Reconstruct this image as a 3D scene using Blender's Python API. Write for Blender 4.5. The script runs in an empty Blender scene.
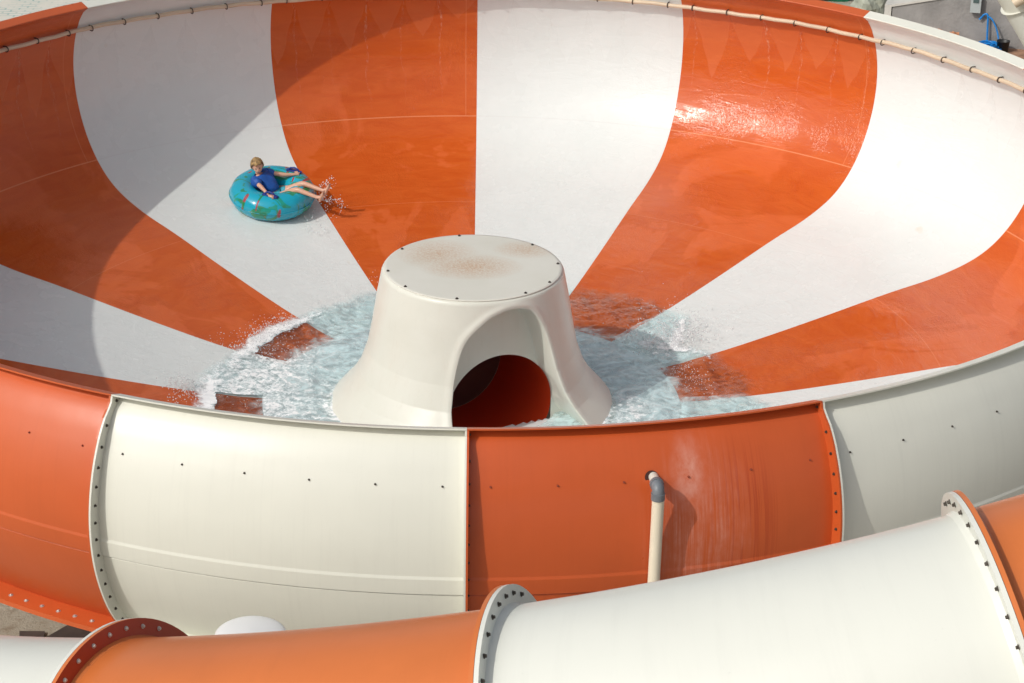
import bpy, bmesh, math, random
import numpy as np
from mathutils import Vector, Matrix, Quaternion
random.seed(4); rng=np.random.default_rng(7)
scn=bpy.context.scene; COL=scn.collection
R=math.radians; PI=math.pi
GZ=-5.0
# ------------------------------------------------------------------ helpers
def finish(me,mat,smooth=None):
    mats=mat if isinstance(mat,(list,tuple)) else [mat]
    for m in mats: me.materials.append(m)
class MB:
    """collects vertices and faces of one mesh"""
    def __init__(s): s.v=[];s.f=[];s.sm=[];s.mi=[];s.uv=[]
    def add(s,V,F,smooth=True,mi=0,UV=None):
        o=len(s.v); s.v+= [tuple(p) for p in V]
        s.uv+= [tuple(p) for p in UV] if UV is not None else [(p[0],p[1]) for p in V]
        for f in F: s.f.append(tuple(o+i for i in f)); s.sm.append(smooth); s.mi.append(mi)
    def grid(s,P,smooth=True,mi=0,UV=None,closed=False,flip=False):
        n,m=P.shape[:2];F=[]
        for i in range(n-1):
            for j in range(m-1 if not closed else m):
                k=(j+1)%m; q=(i*m+j,i*m+k,(i+1)*m+k,(i+1)*m+j)
                F.append(q[::-1] if flip else q)
        s.add(P.reshape(-1,3),F,smooth,mi,None if UV is None else UV.reshape(-1,2))
    def box(s,lo,hi,mi=0):
        x0,y0,z0=lo;x1,y1,z1=hi
        V=[(x0,y0,z0),(x1,y0,z0),(x1,y1,z0),(x0,y1,z0),(x0,y0,z1),(x1,y0,z1),(x1,y1,z1),(x0,y1,z1)]
        s.add(V,[(0,3,2,1),(4,5,6,7),(0,1,5,4),(1,2,6,5),(2,3,7,6),(3,0,4,7)],False,mi)
    def tube(s,pts,rad,n=16,cap=True,mi=0,smooth=True,flat=1.0):
        pts=[Vector(p) for p in pts]; rad=rad if hasattr(rad,'__len__') else [rad]*len(pts)
        P=[];prev=None
        for i,p in enumerate(pts):
            d=(pts[min(i+1,len(pts)-1)]-pts[max(i-1,0)]).normalized()
            if prev is None:
                a=d.cross(Vector((0,0,1)))
                if a.length<.1:a=d.cross(Vector((0,1,0)))
            else: a=prev-d*prev.dot(d)
            a.normalize();prev=a;b=d.cross(a)
            P.append([p+rad[i]*(math.cos(t)*a+math.sin(t)*b*flat) for t in np.arange(n)*2*PI/n])
        A=np.array([[tuple(q) for q in r] for r in P]); s.grid(A,smooth,mi,closed=True)
        if cap:
            s.add(A[0],[tuple(range(n))],False,mi); s.add(A[-1],[tuple(range(n))[::-1]],False,mi)
    def build(s,name,mat,parent=None,at=None):
        loc=Vector(at) if at is not None else (Vector(parent['base']) if parent is not None and 'base' in parent else Vector((0,0,0)))
        me=bpy.data.meshes.new(name)
        V=np.array(s.v)-np.array(loc)
        me.from_pydata(V.tolist(),[],s.f)
        me.polygons.foreach_set('use_smooth',s.sm); me.polygons.foreach_set('material_index',s.mi)
        uvl=me.uv_layers.new(name='uv'); li=np.zeros(len(me.loops),int); me.loops.foreach_get('vertex_index',li)
        uvl.data.foreach_set('uv',np.array(s.uv)[li].ravel())
        me.update(); bm=bmesh.new();bm.from_mesh(me);bmesh.ops.recalc_face_normals(bm,faces=bm.faces) if getattr(s,'fix',True) else None
        bm.to_mesh(me);bm.free()
        finish(me,mat)
        o=bpy.data.objects.new(name,me); COL.objects.link(o)
        put(o,loc,parent)
        return o
def world_loc(o):
    v=Vector((0,0,0))
    while o is not None: v+=o.location; o=o.parent
    return v
def put(o,loc,parent):
    if parent is not None:
        o.parent=parent; o.location=Vector(loc)-world_loc(parent)
    else: o.location=loc
def tag(o,label=None,cat=None,group=None,kind=None):
    if label:o['label']=label
    if cat:o['category']=cat
    if group:o['group']=group
    if kind:o['kind']=kind
    return o
def empty(name,loc):
    o=bpy.data.objects.new(name,None);COL.objects.link(o);o.location=loc;o.empty_display_size=.2
    return o
def clean(o):
    if 'base' in o: del o['base']
# ------------------------------------------------------------------ materials
def mat(name):
    m=bpy.data.materials.new(name);m.use_nodes=True;nt=m.node_tree
    return m,nt,nt.nodes['Principled BSDF']
def N(nt,t,**k):
    n=nt.nodes.new(t)
    for a,b in k.items(): setattr(n,a,b)
    return n
def L(nt,a,b): nt.links.new(a,b)
def math_(nt,op,a,b=None,c=None,clamp=False):
    n=N(nt,'ShaderNodeMath',operation=op,use_clamp=clamp)
    for i,x in enumerate((a,b,c)):
        if x is None: continue
        if isinstance(x,(int,float)): n.inputs[i].default_value=x
        else: L(nt,x,n.inputs[i])
    return n.outputs[0]
def noise(nt,vec,scale,detail=4,rough=.5,dist=0):
    n=N(nt,'ShaderNodeTexNoise');n.inputs['Scale'].default_value=scale;n.inputs['Detail'].default_value=detail
    n.inputs['Roughness'].default_value=rough;n.inputs['Distortion'].default_value=dist
    if vec is not None: L(nt,vec,n.inputs['Vector'])
    return n.outputs['Fac']
def ramp(nt,fac,stops):
    n=N(nt,'ShaderNodeValToRGB');e=n.color_ramp.elements
    while len(e)<len(stops): e.new(.5)
    for i,(p,c) in enumerate(stops):
        e[i].position=p;e[i].color=(c,c,c,1) if isinstance(c,(int,float)) else (*c,1)
    L(nt,fac,n.inputs[0]);return n.outputs[0]
def mix(nt,fac,a,b,typ='MIX'):
    n=N(nt,'ShaderNodeMix',data_type='RGBA',blend_type=typ)
    for i,x in ((0,fac),(6,a),(7,b)):
        if isinstance(x,(int,float)): n.inputs[i].default_value=x if i==0 else (x,x,x,1)
        elif isinstance(x,tuple): n.inputs[i].default_value=(*x,1)
        else: L(nt,x,n.inputs[i])
    return n.outputs[2]
def scaled(nt,vec,s):
    n=N(nt,'ShaderNodeMapping');L(nt,vec,n.inputs['Vector']);n.inputs['Scale'].default_value=s;return n.outputs[0]
def bump(nt,h,strength,dist,bsdf,prev=None):
    b=N(nt,'ShaderNodeBump');b.inputs['Strength'].default_value=1
    if isinstance(strength,(int,float)): b.inputs['Strength'].default_value=strength
    else: L(nt,strength,b.inputs['Strength'])
    b.inputs['Distance'].default_value=dist;L(nt,h,b.inputs['Height'])
    if prev is not None: L(nt,prev,b.inputs['Normal'])
    if bsdf is not None: L(nt,b.outputs[0],bsdf.inputs['Normal'])
    return b.outputs[0]
def texobj(nt): return N(nt,'ShaderNodeTexCoord').outputs['Object']
def simple(name,col,rough=.5,var=.08,scale=3,metal=0,bumpd=0,bscale=20):
    m,nt,b=mat(name);o=texobj(nt)
    f=noise(nt,o,scale,5)
    dark=tuple(c*(1-var*2) for c in col);lite=tuple(min(1,c*(1+var)) for c in col)
    L(nt,mix(nt,ramp(nt,f,[(.3,0.),(.7,1.)]),dark,lite),b.inputs['Base Color'])
    b.inputs['Roughness'].default_value=rough;b.inputs['Metallic'].default_value=metal
    if bumpd: bump(nt,noise(nt,o,bscale,5),.6,bumpd,b)
    return m
ORANGE=(.70,.105,.018)
def m_inner(name,orange):
    m,nt,b=mat(name)
    uv=N(nt,'ShaderNodeUVMap',uv_map='uv').outputs[0]
    sep=N(nt,'ShaderNodeSeparateXYZ');L(nt,uv,sep.inputs[0]);u,v=sep.outputs[0],sep.outputs[1]
    # u counts spray holes round the rim, v metres down the wall
    m_uv=scaled(nt,uv,(.54,1,1))
    un=math_(nt,'ADD',u,math_(nt,'MULTIPLY',math_(nt,'SUBTRACT',noise(nt,scaled(nt,uv,(.9,1.2,1)),1.0,2),.5),.55))
    tri=math_(nt,'MULTIPLY',math_(nt,'ABSOLUTE',math_(nt,'SUBTRACT',math_(nt,'FRACT',un),.5)),2)   # 1 at a jet
    wn=N(nt,'ShaderNodeTexWhiteNoise',noise_dimensions='1D');L(nt,math_(nt,'FLOOR',math_(nt,'ADD',un,0.)),wn.inputs['W'])
    ln=math_(nt,'ADD',.22,math_(nt,'MULTIPLY',wn.outputs['Value'],.95))
    w=math_(nt,'SUBTRACT',1.08,math_(nt,'POWER',math_(nt,'DIVIDE',math_(nt,'MAXIMUM',math_(nt,'SUBTRACT',v,.45),0),ln),1.6))
    dry=math_(nt,'MULTIPLY',math_(nt,'SUBTRACT',w,tri),7,clamp=True)
    # thin sparkling runs below each jet
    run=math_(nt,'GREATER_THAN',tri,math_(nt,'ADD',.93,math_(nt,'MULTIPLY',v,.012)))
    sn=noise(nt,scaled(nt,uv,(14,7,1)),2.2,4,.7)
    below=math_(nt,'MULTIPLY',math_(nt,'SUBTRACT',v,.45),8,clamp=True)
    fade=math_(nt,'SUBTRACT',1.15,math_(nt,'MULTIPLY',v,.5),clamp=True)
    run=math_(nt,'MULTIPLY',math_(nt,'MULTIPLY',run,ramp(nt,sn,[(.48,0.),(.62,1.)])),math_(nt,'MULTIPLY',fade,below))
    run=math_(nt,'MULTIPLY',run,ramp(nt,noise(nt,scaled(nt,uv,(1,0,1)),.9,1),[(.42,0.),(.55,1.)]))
    patch=noise(nt,m_uv,.9,3,.55)
    fine=noise(nt,scaled(nt,uv,(.54*1.5,1.0,1)),16,5,.65,1.2)
    swirl=noise(nt,scaled(nt,uv,(.54*.45,1.6,1)),3.5,5,.6,1.0)
    if orange:
        wetc=mix(nt,ramp(nt,swirl,[(.3,0.),(.75,1.)]),(.53,.085,.012),(.60,.118,.020))
        dryc=(.61,.150,.048)
        c=mix(nt,math_(nt,'MULTIPLY',dry,.42),wetc,dryc)
        # old scuffed matt patches low on the cone floor
        sc=math_(nt,'MULTIPLY',ramp(nt,noise(nt,m_uv,.55,4,.6,.8),[(.52,0.),(.56,1.)]),math_(nt,'MULTIPLY',math_(nt,'SUBTRACT',v,1.6),3,clamp=True))
        c=mix(nt,math_(nt,'MULTIPLY',sc,.35),c,(.74,.17,.055))
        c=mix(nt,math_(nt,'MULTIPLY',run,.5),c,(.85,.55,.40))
        jc=(.78,.30,.14); jn=.7
    else:
        c=mix(nt,ramp(nt,noise(nt,m_uv,1.3,5,.6),[(.3,0.),(.7,1.)]),(.70,.735,.715),(.735,.765,.745))
        st=ramp(nt,noise(nt,scaled(nt,uv,(.54*7,.55,1)),1.6,4,.7),[(.60,0.),(.75,1.)])
        c=mix(nt,math_(nt,'MULTIPLY',math_(nt,'MULTIPLY',st,.10),math_(nt,'SUBTRACT',2.2,v,clamp=True)),c,(.50,.44,.36))
        rust=ramp(nt,noise(nt,m_uv,2.1,2,.5),[(.735,0.),(.79,1.)])
        c=mix(nt,math_(nt,'MULTIPLY',rust,.25),c,(.60,.45,.25))
        jc=(.62,.62,.60); jn=.6
    # laminate joints: hoop lines and one line down each panel
    def band(x,at,hw): return math_(nt,'LESS_THAN',math_(nt,'ABSOLUTE',math_(nt,'SUBTRACT',x,at)),hw)
    j=math_(nt,'MAXIMUM',band(v,J1,.009),math_(nt,'MULTIPLY',band(v,J2,.007),.45))
    pu=math_(nt,'FRACT',math_(nt,'DIVIDE',math_(nt,'ADD',u,.42),5.625))
    vert=math_(nt,'MULTIPLY',band(pu,.02,.0022),math_(nt,'MULTIPLY',math_(nt,'LESS_THAN',v,J1),.5))
    j=math_(nt,'MAXIMUM',j,vert)
    c=mix(nt,math_(nt,'MULTIPLY',j,jn*(.8 if orange else .45)),c,jc)
    L(nt,c,b.inputs['Base Color'])
    rw=mix(nt,dry,.10 if orange else .22,.34)
    L(nt,math_(nt,'ADD',rw,math_(nt,'MULTIPLY',noise(nt,m_uv,2,3),.10)),b.inputs['Roughness'])
    b.inputs['IOR'].default_value=1.42
    wetf=math_(nt,'SUBTRACT',1,math_(nt,'MULTIPLY',dry,.9))
    pf=math_(nt,'MULTIPLY',ramp(nt,patch,[(.42,.06),(.62,1.)]),wetf)
    n1=bump(nt,fine,math_(nt,'MULTIPLY',pf,.8 if orange else .3),.012,None)
    lowp=noise(nt,scaled(nt,uv,(.54,1.,1)),2.3,2,.5,.6)
    n1=bump(nt,lowp,math_(nt,'MULTIPLY',wetf,.12),.03,None,n1)
    n2=bump(nt,swirl,.5 if orange else .35,.018,None,n1)
    n3=bump(nt,run,.5,.006,b,n2)
    return m
def m_outer(name,col,var=.06,rough=.32,stain=False,spec=.5):
    m,nt,b=mat(name);o=texobj(nt)
    uv=N(nt,'ShaderNodeUVMap',uv_map='uv').outputs[0]
    big=noise(nt,o,.9,5,.55)
    c=mix(nt,ramp(nt,big,[(.3,0.),(.72,1.)]),tuple(x*(1-var) for x in col),tuple(min(1,x*(1+var)) for x in col))
    # faint vertical grime runs
    st=ramp(nt,noise(nt,scaled(nt,uv,(5,.35,1)),2.2,5,.7),[(.5,0.),(.8,1.)])
    c=mix(nt,math_(nt,'MULTIPLY',st,.16),c,tuple(x*.72 for x in col))
    sp=ramp(nt,noise(nt,o,38,3,.6),[(.70,0.),(.76,1.)])
    c=mix(nt,math_(nt,'MULTIPLY',sp,.18),c,tuple(x*.6+.08 for x in col))
    rg=math_(nt,'ADD',rough-.06,math_(nt,'MULTIPLY',noise(nt,o,3,4),.14))
    if stain:
        sep=N(nt,'ShaderNodeSeparateXYZ');L(nt,uv,sep.inputs[0]);u,v=sep.outputs[0],sep.outputs[1]
        du=math_(nt,'SUBTRACT',math_(nt,'ABSOLUTE',u),168/4.0)
        def blob(cu,cv,ru,rv,soft):
            a=math_(nt,'POWER',math_(nt,'DIVIDE',math_(nt,'SUBTRACT',du,cu),ru),2)
            bb=math_(nt,'POWER',math_(nt,'DIVIDE',math_(nt,'SUBTRACT',v,cv),rv),2)
            return math_(nt,'DIVIDE',math_(nt,'SUBTRACT',1,math_(nt,'SQRT',math_(nt,'ADD',a,bb))),soft,clamp=True)
        streak=ramp(nt,noise(nt,scaled(nt,uv,(8,.5,1)),2.5,5,.75),[(.40,0.),(.62,1.)])
        broken=ramp(nt,noise(nt,scaled(nt,uv,(2,2.4,1)),2.6,5,.7),[(.35,.25),(.65,1.)])
        A=math_(nt,'MULTIPLY',blob(-.45,.85,.95,.80,.6),streak)
        B=blob(-.33,.42,.36,.34,.9)
        h=math_(nt,'MAXIMUM',math_(nt,'MULTIPLY',A,.42),math_(nt,'MULTIPLY',B,.75))
        h=math_(nt,'MULTIPLY',h,broken)
        c=mix(nt,math_(nt,'MULTIPLY',h,.72),c,(.80,.50,.42))
        wet=math_(nt,'MULTIPLY',blob(-1.15,.9,.65,.8,.5),ramp(nt,noise(nt,scaled(nt,uv,(10,.25,1)),2.2,3,.6),[(.52,0.),(.58,1.)]))
        c=mix(nt,math_(nt,'MULTIPLY',wet,.45),c,(.36,.035,.008))
    L(nt,c,b.inputs['Base Color']);L(nt,rg,b.inputs['Roughness']);b.inputs['Specular IOR Level'].default_value=spec
    n1=bump(nt,noise(nt,o,2.2,3),.25,.02,None)
    bump(nt,noise(nt,o,70,3),.10,.002,b,n1)
    return m
# bowl profile (radius, height), rim at z=0
CT=np.array([[1.465,-3.437],[2.994,-3.364],[4.596,-3.107],[5.791,-2.877],[6.517,-2.761],[7.217,-2.532],[7.683,-2.082],[7.925,-1.515],[7.972,-1.011],[7.891,-.602],[7.736,-.279],[7.5,0.]])
def cr(C,n=10):
    P=np.vstack([2*C[0]-C[1],C,2*C[-1]-C[-2]]);o=[]
    for i in range(1,len(P)-2):
        for t in np.linspace(0,1,n,endpoint=False):
            a,b,c,d=P[i-1:i+3];o.append(.5*((2*b)+(c-a)*t+(2*a-5*b+4*c-d)*t*t+(3*b-a-3*c+d)*t**3))
    o.append(C[-1]);return np.array(o)
PR=cr(CT)[::-1]                                  # from rim down to the middle
_k=np.hanning(15)[1:-1];_k/=_k.sum();_s=np.stack([np.convolve(PR[:,i],_k,'same') for i in(0,1)],-1);PR[12:-10]=_s[12:-10]
PR=PR[PR[:,1]<-.12];PR=np.vstack([[7.530,-.078],PR])
arc=np.concatenate([[0],np.cumsum(np.hypot(*np.diff(PR,axis=0).T))])
d=np.gradient(PR,axis=0);NO=np.stack([-d[:,1],d[:,0]],-1);NO/=np.linalg.norm(NO,axis=1)[:,None]   # outward (away from the inside)
if NO[10,0]<0: NO=-NO
def s_at_z(z): return float(np.interp(-z,-PR[:,1],arc))
def r_at_z(z): return float(np.interp(-z,-PR[:,1],PR[:,0]))
def z_at_r(r):
    k=PR[:,1]<-1.2; return float(np.interp(r,PR[k,0][::-1],PR[k,1][::-1]))
J1=s_at_z(-2.25);J2=float(np.interp(-5.6,-PR[PR[:,1]<-1.2,0],arc[PR[:,1]<-1.2]))
def pol(r,az,z): return np.stack(np.broadcast_arrays(r*np.sin(az),r*np.cos(az),z),-1)
M_in=[m_inner('wet_white_gelcoat',False),m_inner('wet_orange_gelcoat',True)]
WHITE=(.72,.72,.635)
M_out=[m_outer('dry_white_gelcoat',WHITE,.03,.38),m_outer('dry_orange_gelcoat',(.56,.108,.028),.07,.38)]
M_stain=m_outer('stained_orange_gelcoat',(.54,.095,.022),.07,.30,True)
M_bolt=simple('dark_steel',(.10,.085,.07),.45,.2,8,.6)
M_zinc=simple('zinc_steel',(.62,.60,.56),.35,.1,8,.5)
# ------------------------------------------------------------------ small repeated meshes
def hexbolt(name,rad,h,washer,m):
    b=MB()
    def ring(r,z,n): return [(r*math.cos(t),r*math.sin(t),z) for t in np.arange(n)*2*PI/n]
    if washer:
        b.add(ring(washer,0,16)+ring(washer,.003,16),[(i,(i+1)%16,16+(i+1)%16,16+i) for i in range(16)]+[tuple(range(16,32))],False)
    z0=.003 if washer else 0
    b.add(ring(rad,z0,6)+ring(rad,z0+h*.8,6)+ring(rad*.8,z0+h,6),[(i,(i+1)%6,6+(i+1)%6,6+i) for i in range(6)]+[(6+i,6+(i+1)%6,12+(i+1)%6,12+i) for i in range(6)]+[tuple(range(12,18))],False)
    o=b.build(name,m,at=(0,0,0));me=o.data;bpy.data.objects.remove(o);return me
ME_bolt=hexbolt('bolt',.010,.012,.014,M_bolt)
ME_rowbolt=hexbolt('bolt',.0065,.012,.0095,M_bolt)
ME_washer=hexbolt('bolt',.010,.010,.021,M_zinc)
ME_fb=hexbolt('bolt',.008,.010,.0115,M_bolt)
ME_fz=hexbolt('bolt',.008,.009,.0115,M_zinc)
ME_lid=hexbolt('bolt',.013,.012,.019,M_bolt)
def bolt(me,pos,nrm,parent):
    o=bpy.data.objects.new('bolt',me);COL.objects.link(o)
    o.parent=parent;o.location=Vector(pos)-world_loc(parent)
    o.rotation_mode='QUATERNION'
    o.rotation_quaternion=Vector(nrm).to_track_quat('Z','Y')@Quaternion((0,0,1),random.random()*PI)
    return o
# camera frame (used for the camera and to skip bolts nobody could see)
CAM=(.11263552,-22.54367896,7.3688573);yaw,pit,rol,FP=R(.90646918),R(23.91116531),R(.90605784),2078.467
Fv=Vector((math.sin(yaw)*math.cos(pit),math.cos(yaw)*math.cos(pit),-math.sin(pit)))
Rv=Vector((math.cos(yaw),-math.sin(yaw),0));Uv=Rv.cross(Fv);c_,s_=math.cos(rol),math.sin(rol)
Rv,Uv=c_*Rv+s_*Uv,-s_*Rv+c_*Uv
def seen(p,m=25):
    q=Vector(p)-Vector(CAM);z=q.dot(Fv);x=512+FP*q.dot(Rv)/z;y=341.5-FP*q.dot(Uv)/z
    return -m<x<1024+m and -m<y<683+m
# ------------------------------------------------------------------ the bowl
bowl=empty('bowl_slide',(0,0,GZ));bowl['base']=(0,0,GZ)
tag(bowl,'giant orange and white striped funnel bowl of a water slide','water slide')
LO=.15;TH=.022;RF=7.657
iB=int(np.argmin(np.abs(PR[:,1]+2.25)))           # index of split between wall and floor
PO=PR+NO*TH
def make_panel(k):
    a0,a1=R(22.5*k)+.00006,R(22.5*(k+1))-.00006
    az=np.linspace(a0,a1,17);b=MB();col=k%2
    outer_mi=1
    # inner skin (from r=2.5 outwards)
    kk=PR[:,0]>=0
    sel=np.where((PR[:,1]>-1.2)|(PR[:,0]>2.5))[0]
    rr=np.append(PR[sel,0],2.5);zz=np.append(PR[sel,1],z_at_r(2.5));ss=np.append(arc[sel],arc[sel[-1]]+(rr[-2]-2.5))
    P=pol(rr[:,None],az[None],zz[:,None]);UV=np.stack(np.broadcast_arrays(np.degrees(az)[None]/4,ss[:,None]),-1)
    b.grid(P,True,0,UV)
    # chamfered lip and top flange
    lip=np.array([[7.530,-.078],[7.513,-.066],[7.510,-.060],[7.522,-.052]]);
    b.grid(pol(lip[:,0,None],az[None],lip[:,1,None]),True,1)
    fl=np.array([[7.522,-.052],[RF,0.]]);b.grid(pol(fl[:,0,None],az[None],fl[:,1,None]),False,1)
    fo=np.array([[RF,0.],[RF+.002,-.013]]);b.grid(pol(fo[:,0,None],az[None],fo[:,1,None]),False,1)
    # outer skin down to the split flange, with raised lap band
    o2=PO.copy()
    z=PR[:,1]
    prof=[];
    zs=np.concatenate([np.linspace(-.095,-1.165,26),[-1.175,-1.19],np.linspace(-1.20,-1.335,5),[-1.337,-1.347,-1.35],np.linspace(-1.36,-2.19,26)])
    for zz_ in zs:
        r=float(np.interp(-zz_,-PO[:iB+6,1],PO[:iB+6,0]))
        if -1.337<=zz_<=-1.185: r+=.011
        elif -1.349<zz_<-1.337: r-=.014
        prof.append((r,zz_))
    prof=np.array(prof);fu=np.array([[RF+.002,-.013],[7.560,-.062],[prof[0,0],prof[0,1]]]);b.grid(pol(fu[:,0,None],az[None],fu[:,1,None]),False,1);UVo=np.stack(np.broadcast_arrays(np.degrees(az)[None]/4,-prof[:,1,None]),-1)
    b.grid(pol(prof[:,0,None],az[None],prof[:,1,None]),True,1,UVo)
    # split flange
    rb=prof[-1,0]
    q=np.array([[rb,-2.19],[7.84,-2.19],[7.84,-2.235],[rb-.006,-2.235]])
    for i in range(3): b.grid(pol(q[i:i+2,0,None],az[None],q[i:i+2,1,None]),False,1)
    # underside of the floor
    u=PO[iB:];u=u[u[:,0]>2.5]-[0,.02];b.grid(pol(u[:,0,None],az[None],u[:,1,None]),True,1)
    # side flanges following the wall
    zf=np.linspace(-.012,-2.19,46);ro=np.array([np.interp(-x,-PO[:iB+6,1],PO[:iB+6,0]) for x in zf])
    rt=np.interp(-zf,-PR[:iB+6,1],PR[:iB+6,0])+LO*np.clip(np.abs(1),0,1)
    rt=np.minimum(rt,7.655+np.clip(-zf-.01,0,9)*1.15)
    ro=np.where(zf>-.072,np.interp(zf,[-.072,-.062,-.013],[7.575,7.585,7.665]),ro);rt=np.maximum(rt,ro)
    t=.017
    for a,sg in ((a0,1),(a1,-1)):
        def pt(r,off,zv): # point at radius r, shifted 'off' metres into the panel
            p=pol(r,a,zv);tang=np.array([math.cos(a),-math.sin(a),0]);return p+tang*off*sg
        A=np.stack([pt(ro-.02,0,zf),pt(rt,0,zf),pt(rt,t,zf),pt(ro-.02,t,zf)],1)
        for i in range(3): b.grid(A[:,i:i+2],False,1)
    o=b.build('%s_panel'%('orange' if col else 'white'),[M_in[col],M_stain if k==7 else M_out[col]],bowl)
    return o
panels={}
for k in range(16): panels[k]=make_panel(k)
# floor pan under the pool, open below the tunnel of the cone
EV=np.array([math.sin(R(156)),math.cos(R(156)),0])
b=MB();az=np.linspace(0,2*PI,289)[:-1];rr=np.concatenate([np.linspace(.02,1.6,30),[2.0,2.498]]);zz=np.concatenate([np.full(29,-3.45),[-3.435,z_at_r(2.0),z_at_r(2.498)]])
for dz in (0,-.03):
    G0=pol(rr[:,None],az[None],zz[:,None]+dz);n0,m0=G0.shape[:2];F0=[]
    for i in range(n0-1):
        for j in range(m0):
            k=(j+1)%m0;cc=(G0[i,j]+G0[i+1,k])/2
            if cc@EV<.72 and math.hypot(cc[0],cc[1])<1.25: continue
            F0.append((i*m0+j,i*m0+k,(i+1)*m0+k,(i+1)*m0+j))
    b.add(G0.reshape(-1,3),F0,True)
floor_pan=b.build('floor_pan',simple('white_floor_gelcoat',(.78,.79,.79),.25,.02),bowl)
# bolts on the outside
def wallpt(azd,z,off=0):
    r=float(np.interp(-z,-PO[:iB+6,1],PO[:iB+6,0]))+off;a=R(azd);return np.array([r*math.sin(a),r*math.cos(a),z])
ME_rowpaint=ME_rowbolt.copy();ME_rowpaint.materials.clear();ME_rowpaint.materials.append(simple('painted_bolt',(.30,.06,.03),.5,.1))
BAZ=[22.5*kk+1.4+3.94*i for kk in range(16) for i in range(6)]
for azx in BAZ:                # one row through the wall, they carry the spray pipe
    k=int(azx//22.5)%16
    if not 135<azx<225: continue
    n=pol(1.,R(azx),.25);p=wallpt(azx,-.425)
    if seen(p): bolt(ME_rowpaint if k%2 else ME_rowbolt,p,n,panels[k])
for k,azs,sg in ((8,202.5,-1),(7,157.5,1),(7,180,-1),(6,157.5,-1)):  # rows on the side flanges
    a=R(azs)
    tang=np.array([math.cos(a),-math.sin(a),0])*sg
    step=.165 if sg==-1 else .175
    for zb in np.arange(-.07,-2.15,-.155):
        r=float(np.interp(-zb,-PR[:iB+6,1],PR[:iB+6,0]))+.085
        p=pol(r,a,zb)+tang*.0175*1
        if k==7 and sg==1: pass
        if seen(p): bolt(ME_bolt,p,tang,panels[k])
for azd in np.arange(203.4,214.5,1.32):
    a=R(azd);p=pol(7.75,a,-2.19)
    if seen(p): bolt(ME_washer,p,(0,0,1),panels[9])
# spray pipe inside the rim
pv=m_outer('old_cream_plastic_pipe',(.62,.50,.36),.12,.45)
def ringpipe(name,rad,r,z,m,parent,n=540):
    b=MB();az=np.linspace(0,2*PI,n,endpoint=False);A=[]
    for t in np.linspace(0,2*PI,12,endpoint=False):
        sag=.010*(np.abs(((np.degrees(az)+.4)%3.98)/3.98-.5)*2)**1+.006*np.sin(az*9+1)+.005*np.sin(az*23)
        A.append(pol(r+rad*math.cos(t)+.004*np.sin(az*31),az,z+rad*math.sin(t)+sag))
    b.grid(np.array(A+[A[0]]),True,0,closed=True);return b.build(name,m,parent)
sp=ringpipe('spray_pipe',.030,7.745,-.425,pv,bowl)
b=MB();w=.012
a=np.linspace(-2.3,2.3,14);outc=np.stack([.046*np.cos(a),a*0,.046*np.sin(a)],-1)
b.tube([(-.043*math.cos(x),0,.037*math.sin(x)) for x in np.linspace(-2.2,2.2,12)],.0075,6)
b.tube([(.02,0,.034),(.085,0,.03)],.009,6);b.tube([(.02,0,-.034),(.085,0,-.03)],.009,6)
brk=b.build('pipe_bracket',M_bolt,at=(0,0,0));me_brk=brk.data;bpy.data.objects.remove(brk)
for azd in BAZ:
    p=pol(7.745,R(azd),-.425+.0)
    if not (abs(((azd+180)%360)-180)<80): continue
    o=bpy.data.objects.new('pipe_bracket',me_brk);COL.objects.link(o);o.parent=sp
    o.location=Vector(p)-world_loc(sp);o.rotation_euler=(0,0,PI/2-R(azd))
    if not seen(p,40): bpy.data.objects.remove(o)
# ------------------------------------------------------------------ centre cone
cone=empty('centre_cone',(0,0,-3.45));cone['base']=(0,0,-3.45)
tag(cone,'cream hollow cone with flat lid and arched opening standing in the middle of the bowl','cone')
mc,nt,bs=mat('cream_gelcoat');o_=texobj(nt)
c=mix(nt,ramp(nt,noise(nt,o_,1.6,5,.6),[(.3,0.),(.7,1.)]),(.69,.695,.61),(.735,.74,.66))
c=mix(nt,math_(nt,'MULTIPLY',ramp(nt,noise(nt,scaled(nt,o_,(5,5,.5)),2.5,4,.7),[(.55,0.),(.8,1.)]),.22),c,(.58,.52,.42))
L(nt,c,bs.inputs['Base Color']);bs.inputs['Roughness'].default_value=.33
bump(nt,noise(nt,o_,3,3),.25,.02,bs)
M_cone=mc
CZ=np.array([-1.688,-1.70,-1.725,-2.0,-2.35,-2.65,-2.93,-3.12,-3.28,-3.42,-3.5]);CR=np.array([1.035,1.058,1.07,1.125,1.185,1.245,1.345,1.46,1.60,1.72,1.80])
AZO=R(180-24);e=np.array([math.sin(AZO),math.cos(AZO),0]);sd=np.array([-e[1],e[0],0]);DP=.72
nz,na=230,900
zz=np.concatenate([[-1.688,-1.690,-1.694,-1.70,-1.71],np.linspace(-1.72,-3.5,nz)]);cz=np.interp(-zz,-CZ,CR)
az=np.linspace(0,2*PI,na,endpoint=False)
P=pol(cz[:,None],az[None],zz[:,None])
E_=P@e;S_=P@sd;Z_=P[...,2]
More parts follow.
